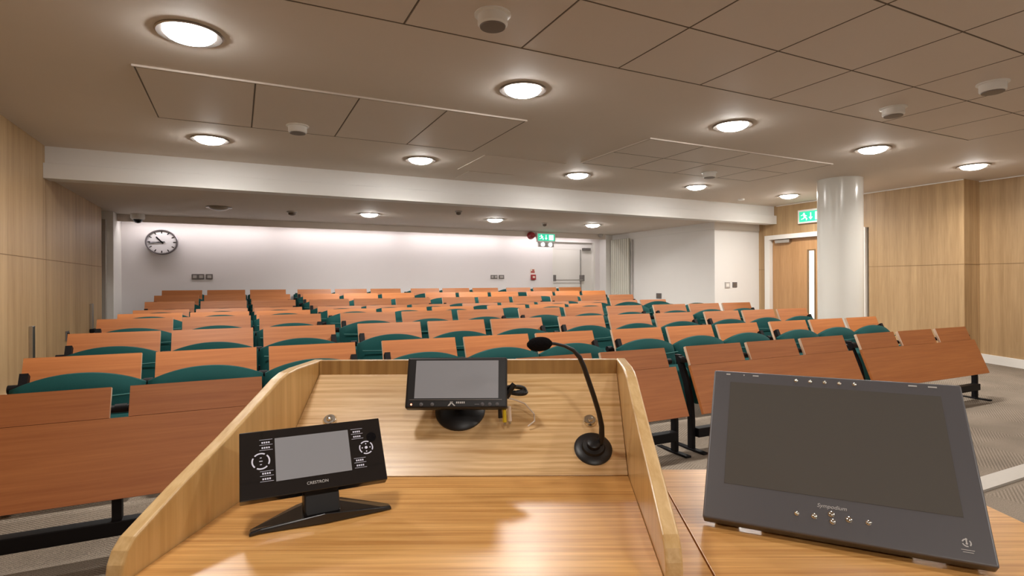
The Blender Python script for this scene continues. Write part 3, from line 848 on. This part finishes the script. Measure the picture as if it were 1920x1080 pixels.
for p in LEC.children[-1].data.polygons:
    if p.normal.z > 0.9: p.material_index = 1
for (r, d) in ((0.152, 1.0965), (-0.361, 1.0995)):
    bm = bmesh.new()
    lathe(bm, [(0.0135, 0), (0.0135, 0.003), (0.011, 0.006), (0.006, 0.006), (0.005, 0.010), (0.001, 0.011)], seg=24)
    o = build('metal_stud', bm, M['chrome'], LEC, smooth=True)
    o.location = lf(r, d, zsl(d)); o.rotation_euler = (math.atan(SL), 0, 0)

# ------------------------------------------------------------------ side desk
DSK = thing('side_desk', 'low oak desk joined to the right side of the lectern', 'desk', LC(0.55, 0.9), -YAW)
def df(r, d, z): return (r - 0.55, d - 0.9, EYE + z)
def jr(d): return 0.287 + 0.071 * (d - 0.94)
bm = bmesh.new(); quadbox(bm, [df(jr(0.3) + 0.0012, 0.3, -0.40), df(0.846, 0.3, -0.40), df(0.846, 1.19, -0.40), df(jr(1.19) + 0.0012, 1.19, -0.40)], 0.028)
build('desk_top', bm, M['oak_flat'], DSK, bevel=0.001)
bm = bmesh.new(); quadbox(bm, [df(rr_(0.3) + 0.0225, 0.3, -0.40), df(jr(0.3) - 0.0012, 0.3, -0.40), df(jr(1.19) - 0.0012, 1.19, -0.40), df(rr_(1.19) + 0.0225, 1.19, -0.40)], 0.028)
build('infill_strip', bm, M['oak_flat'], DSK, bevel=0.001)
bx('end_panel', M['oak_side'], (0.80, 0.825, 0.32, 1.15, -EYE, -0.428), DSK, f=df)
bx('modesty_board', M['oak_side'], (0.27, 0.80, 1.10, 1.12, -EYE + 0.08, -0.428), DSK, f=df)

# ------------------------------------------------------------------ slanted device helper
def pose(r, d, z, yaw, tilt):
    """frame: x along the device's width, y up its face, z out of the face towards the viewer; origin at bottom centre"""
    X = Vector((math.cos(yaw), -math.sin(yaw), 0)); Nn = Vector((math.sin(yaw), math.cos(yaw), 0))
    U = Nn * math.sin(tilt) + Vector((0, 0, 1)) * math.cos(tilt)
    Z = X.cross(U)
    m = Matrix((X, U, Z)).transposed().to_4x4()
    m.translation = Vector((r, d, z))
    return m
BASE = Matrix.Rotation(-YAW, 4, 'Z')
def place(o, m):
    """o is a child of an empty standing at world floor point; give matrix in (r,d,z from eye)"""
    w = Matrix.Translation((0, 0, EYE)) @ BASE @ m
    root = o.parent
    rm = Matrix.Translation(root.location) @ root.rotation_euler.to_matrix().to_4x4()
    o.matrix_local = rm.inverted() @ w

def slab(name, m, w, h, t, parent, mtx, z0=0.0, x=0.0, y=0.0, bevel=0.002, seg=3):
    bm = bmesh.new(); box(bm, x - w / 2, x + w / 2, y, y + h, z0 - t, z0)
    o = build(name, bm, m, parent, bevel=bevel, seg=seg)
    place(o, mtx)
    return o
def sub(name, bm, m, body, smooth=False, bevel=0.0):
    return build(name, bm, m, body, smooth=smooth, bevel=bevel)

# --- touch panel on its swoosh foot
TP = thing('touch_panel', 'black touch control panel on a swept foot at the left of the lectern', 'touch panel', LC(-0.285, 0.83, EYE + ZS), -YAW)
mt = pose(-0.285, 0.812, -0.3005, -0.458, 0.643)
W_, H_ = 0.2055, 0.101
body = slab('bezel', M['plastic'], W_, H_, 0.018, TP, mt, bevel=0.0015)
bm = bmesh.new(); box(bm, -0.055, 0.0515, 0.0215, 0.0865, 0.0, 0.0006); sub('screen', bm, M['screen'], body)
def ring(cx, cy, r, wd=0.0022, z=0.0006, gaps=4, seg=64, gapw=3):
    bm = bmesh.new()
    per = seg // gaps
    for k in range(seg):
        if gaps and (k % per) < gapw: continue
        a, b = 2 * PI * k / seg + PI / 4, 2 * PI * (k + 1) / seg + PI / 4
        vs = [bm.verts.new((cx + q * math.cos(t_), cy + q * math.sin(t_), z)) for q, t_ in ((r, a), (r + wd, a), (r + wd, b), (r, b))]
        bm.faces.new(vs)
    return bm
sub('left_ring_mark', ring(-0.0745, 0.054, 0.0105, 0.002), M['mark'], body)
sub('right_ring_mark', ring(0.0765, 0.054, 0.009, 0.0018, gaps=4), M['mark'], body)
bm = bmesh.new()
lathe(bm, [(0.0022, 0.0), (0.0022, 0.0008)], (0.0765, 0.054, 0), seg=14)
for k in range(4):
    a = k * PI / 2; lathe(bm, [(0.0010, 0.0), (0.0010, 0.0007)], (0.0765 + 0.006 * math.cos(a), 0.054 + 0.006 * math.sin(a), 0), seg=8)
for dy in (-0.005, 0.0, 0.005): box(bm, -0.0757 - (0.001 if dy == 0 else 0), -0.0733 + (0.001 if dy == 0 else 0), 0.054 + dy - 0.0005, 0.054 + dy + 0.0005, 0.0, 0.0007)
sub('dial_marks', bm, M['mark'], body)
bm = bmesh.new()
for sx0, sx1, side_ in ((-0.0760, -0.0580, 'L'), (0.0560, 0.0740, 'R')):
    for y in (0.0235, 0.0315, 0.0385, 0.0700, 0.0780, 0.0860):
        box(bm, sx0, sx1, y, y + 0.0004, 0.0, 0.0004)
        if y not in (0.0385, 0.0860):
            c = (sx0 + sx1) / 2
            for k in range(4): box(bm, c - 0.006 + k * 0.003, c - 0.0040 + k * 0.003, y + 0.0025, y + 0.0050, 0.0, 0.0004)
sub('key_legends', bm, M['mark'], body)
text_mesh('maker_lettering', 'CRESTRON', 0.0060, M['print'], body, Matrix.Translation((0.001, 0.0115, 0.0005)), 0.0002)
bm = bmesh.new(); lathe(bm, [(0.0075, 0.0), (0.0075, 0.0006)], (0.0865, 0.0705, 0), seg=24); sub('round_sensor', bm, M['foam'], body)
# neck and foot
bm = bmesh.new()
c, s = math.cos(-0.458), -math.sin(-0.458)
def lt(u, v): return (u * c - v * 0 + v * math.sin(-0.458), u * s + v * math.cos(-0.458))
def tpf(u, v, z):
    a, b = lt(u, v); return (a, b, z)
prism(bm, [(-0.022, 0.002), (0.022, 0.002), (0.026, 0.012), (0.024, 0.060), (-0.024, 0.060), (-0.026, 0.012)], -0.010, 0.020, 'XZ', lambda x, y, z: tpf(x, y + z * 0.35, z))
build('neck', bm, M['plastic_m'], TP, bevel=0.003)
bm = bmesh.new()
foot = [(-0.100, -0.028), (-0.085, -0.024), (0.0, -0.030), (0.085, -0.024), (0.100, -0.022), (0.100, -0.010), (0.035, 0.035), (0.0, 0.045), (-0.035, 0.035), (-0.100, -0.014)]
A = [bm.verts.new(tpf(x, y, 0.0005)) for x, y in foot]; B = [bm.verts.new(tpf(x * 0.98, y * 0.95, 0.006 + max(0, 0.010 - abs(x) * 0.1))) for x, y in foot]
bm.faces.new(A[::-1]); bm.faces.new(B)
for i in range(len(foot)): bm.faces.new((A[i], A[(i + 1) % len(foot)], B[(i + 1) % len(foot)], B[i]))
build('foot', bm, M['plastic'], TP, bevel=0.002)

# --- small confidence monitor on a round base
SM = thing('small_monitor', 'small black monitor with grey screen in the middle of the sloped board', 'monitor', LC(-0.105, 1.10, EYE + zsl(1.10)), -YAW)
ms = pose(-0.107, 1.050, -0.2355, 0.0, 0.404)
W2, H2 = 0.194, 0.0995
b2 = slab('housing', M['plastic_m'], W2, H2, 0.022, SM, ms, bevel=0.004)
bm = bmesh.new(); box(bm, -W2 / 2 + 0.017, W2 / 2 - 0.017, 0.019, 0.0925, 0.0, 0.0006); sub('screen', bm, M['screen'], b2)
bm = bmesh.new(); box(bm, -W2 / 2 + 0.008, W2 / 2 - 0.010, 0.0155, 0.0168, 0.0, 0.0012)
sub('trim_line', bm, M['grey'], b2)
bm = bmesh.new(); lathe(bm, [(0.0018, 0.0), (0.0012, 0.0016)], (-W2 / 2 + 0.012, 0.0075, 0), seg=12); sub('power_light', bm, M['led'], b2)
bm = bmesh.new()
for x in (-0.066, -0.045, 0.050, 0.064, 0.078): 
    lathe(bm, [(0.0035, 0.0), (0.0035, 0.0010), (0.001, 0.0016)], (x, 0.0075, 0), seg=14)
box(bm, 0.035, 0.044, 0.0065, 0.0080, 0, 0.001)
sub('control_buttons', bm, M['charcoal'], b2)
bm = bmesh.new()
prism(bm, [(-0.016, 0.0045), (-0.0125, 0.0045), (-0.006, 0.0125), (-0.0095, 0.0125)], 0.0, 0.0009, 'XY')
prism(bm, [(-0.004, 0.0045), (-0.001, 0.0045), (-0.009, 0.0125), (-0.012, 0.0125)], 0.0, 0.0009, 'XY')
for k in range(5): box(bm, 0.0 + k * 0.0035, 0.0024 + k * 0.0035, 0.0090, 0.0125, 0.0, 0.0009)
sub('maker_mark', bm, M['print'], b2)
# base: pivot and round pad lying on the slope
tl = math.atan(SL)
bm = bmesh.new(); lathe(bm, [(0.050, 0.0), (0.050, 0.004), (0.044, 0.009), (0.018, 0.014), (0.012, 0.014)], seg=40, sx=1.0)
o = build('round_base', bm, M['plastic_m'], SM, smooth=True)
o.location = (0.0, 0.018, 0.018 * SL); o.rotation_euler = (tl, 0, 0)
bm = bmesh.new(); tube(bm, [(0, 0.018, 0.022), (0, -0.004, 0.040), (0, -0.018, 0.062)], 0.010)
build('stem', bm, M['plastic_m'], SM, smooth=True)
# cable bundle hanging at its right side
CB = thing('cable_bundle', 'bundled black monitor cables with plugs hanging right of the small monitor', 'cable', LC(0.02, 1.10, EYE + zsl(1.10)), -YAW)
def cf(r, d, z): return (r - 0.02, d - 1.10, z - zsl(1.10))
bm = bmesh.new()
for k in range(5):
    pts = []
    for i in range(25):
        a = 2 * PI * i / 24
        pts.append(cf(0.004 + k * 0.001 + 0.020 * math.cos(a + k * 0.3), 1.082 + 0.006 * k * math.sin(a) + 0.004 * k, -0.205 - 0.002 * k + 0.0055 * math.sin(a + k * 0.4)))
    tube(bm, pts, 0.0025, 8)
tube(bm, [cf(-0.012, 1.080, -0.222), cf(-0.004, 1.080, -0.206), cf(0.004, 1.082, -0.196)], 0.006, 8)
build('cable_loops', bm, M['plastic_m'], CB, smooth=True)
bm = bmesh.new()
path = [cf(-0.010, 1.078, -0.222), cf(0.004, 1.080, -0.226), cf(0.024, 1.090, -0.236), cf(0.042, 1.090, -0.256), cf(0.043, 1.082, -0.268), cf(0.030, 1.079, -0.2775)]
tube(bm, path, 0.0016, 8); build('loose_lead', bm, M['cream'], CB, smooth=True)
for x, m, l in ((-0.0235, M['plastic_m'], 0.022), (-0.0150, M['yellow'], 0.030), (-0.0055, M['cream'], 0.028)):
    bm = bmesh.new()
    top = cf(x - 0.001, 1.068, -0.236); bot = cf(x, 1.066, -0.236 - l)
    tube(bm, [top, bot], [0.0034, 0.0040], 12)
    p = build('plug', bm, m, CB, smooth=True)
    bm = bmesh.new(); tube(bm, [bot, cf(x + 0.0002, 1.0655, -0.236 - l - 0.006)], 0.0022, 10); build('plug_tip', bm, M['steel'], p, smooth=True)

# --- gooseneck microphone
MC = thing('gooseneck_microphone', 'black gooseneck microphone with foam head on a round base', 'microphone', LC(0.151, 1.045, EYE + zsl(1.045)), -YAW)
bm = bmesh.new(); lathe(bm, [(0.0355, 0.0), (0.0355, 0.003), (0.031, 0.006), (0.022, 0.007), (0.020, 0.012), (0.013, 0.013), (0.012, 0.020), (0.008, 0.022)], seg=40)
o = build('round_base', bm, M['plastic_m'], MC, smooth=True); o.rotation_euler = (tl, 0, 0)
def px(u, v, d):
    a = (u - 960) / 1042.5; b = (v - 531.3) / 1042.5
    return (a * d - 0.151, d - 1.045, -b * d - zsl(1.045))
raw = [(1122, 836, 1.040), (1127, 822, 1.034), (1127, 800, 1.028), (1122, 775, 1.022), (1113, 745, 1.016), (1103, 715, 1.010), (1094, 688, 1.004), (1086, 670, 1.0), (1074, 657, 0.996), (1058, 649, 0.992), (1040, 645, 0.988), (1030, 644, 0.986)]
pts = [Vector(px(*p)) for p in raw]
bm = bmesh.new(); tube(bm, pts, [0.0058, 0.0055, 0.005, 0.0046, 0.0046, 0.0046, 0.0046, 0.0044, 0.0036, 0.0030, 0.0028, 0.0028], 12)
build('gooseneck', bm, M['plastic_m'], MC, smooth=True)
bm = bmesh.new(); a = Vector(px(1034, 644, 0.987)); b = Vector(px(988, 647, 0.978)); dd = (b - a)
pr = [0.30, 0.70, 0.88, 0.97, 1.0, 1.0, 0.96, 0.87, 0.66, 0.25]
tube(bm, [a + dd * (i / 9) for i in range(10)], [0.0128 * q for q in pr], 18)
build('foam_head', bm, M['foam'], MC, smooth=True)

# --- big pen display on the side desk
PD = thing('pen_display', 'large charcoal tilted pen display with silver buttons on the side desk', 'monitor', LC(0.48, 0.83, EYE - 0.40), -YAW)
mp_ = pose(0.4805, 0.8265, -0.3835, 0.457, 0.707)
W3, H3 = 0.380, 0.282
b3 = slab('housing', M['charcoal'], W3, H3, 0.022, PD, mp_, bevel=0.003)
bm = bmesh.new(); box(bm, -W3 / 2 + 0.030, W3 / 2 - 0.030, 0.062, H3 - 0.024, 0.0, 0.0005); sub('screen', bm, M['screen_b'], b3)
def btn(x, y, r=0.0040):
    bm = bmesh.new(); lathe(bm, [(r, 0.0), (r, 0.001), (r * 0.6, 0.0022), (0.0003, 0.0026)], (x, y, 0), seg=18); sub('button', bm, M['chrome'], b3, smooth=True)
for k in range(5): btn(-0.050 + k * 0.0225, H3 - 0.0125, 0.0034)
for x, y, r in ((-0.052, 0.030, 0.0034), (-0.028, 0.030, 0.0042), (-0.005, 0.037, 0.0046), (-0.0035, 0.026, 0.0042), (0.018, 0.033, 0.0046), (0.043, 0.033, 0.0038)): btn(x, y, r)
text_mesh('maker_lettering', 'Sympodium', 0.0085, M['print'], b3, Matrix.Translation((-0.004, 0.048, 0.0004)), 0.0001, shear=0.25)
bm = bmesh.new()
for x, w in ((-0.168, 0.007), (-0.138, 0.002), (-0.122, 0.010), (0.118, 0.012), (0.145, 0.012)): box(bm, x, x + w, H3 - 0.009, H3 - 0.0065, 0, 0.0004)
sub('port_legends', bm, M['print'], b3)
bm = ring(0.158, 0.0265, 0.0040, 0.0016, gaps=3, seg=36, gapw=3)
lathe(bm, [(0.0014, 0), (0.0014, 0.0005)], (0.158, 0.0255, 0), seg=10)
box(bm, 0.1572, 0.1588, 0.0265, 0.033, 0, 0.0005)
box(bm, 0.1505, 0.1655, 0.0165, 0.0172, 0, 0.0004); box(bm, 0.152, 0.164, 0.0135, 0.0142, 0, 0.0004)
sub('round_logo', bm, M['print'], b3)
# feet and stand
for x in (-0.155, -0.085, 0.08, 0.155):
    bm = bmesh.new(); box(bm, x - 0.018, x + 0.018, 0.006, 0.022, -0.034, -0.020); f_ = build('rubber_foot', bm, M['print'] if x in (-0.085, 0.155) else M['plastic_m'], b3)
bm = bmesh.new()
yy, nn = Vector((math.cos(0.457), -math.sin(0.457), 0)), Vector((math.sin(0.457), math.cos(0.457), 0))
def pf(u, v, z): q = yy * u + nn * v; return (q.x, q.y, z)
prism(bm, [(0.03, 0.0005), (0.19, 0.0005), (0.155, 0.150), (0.13, 0.150)], -0.07, 0.07, 'YZ', lambda a, b, c: pf(a, b, c))
build('stand', bm, M['charcoal'], PD, bevel=0.004)
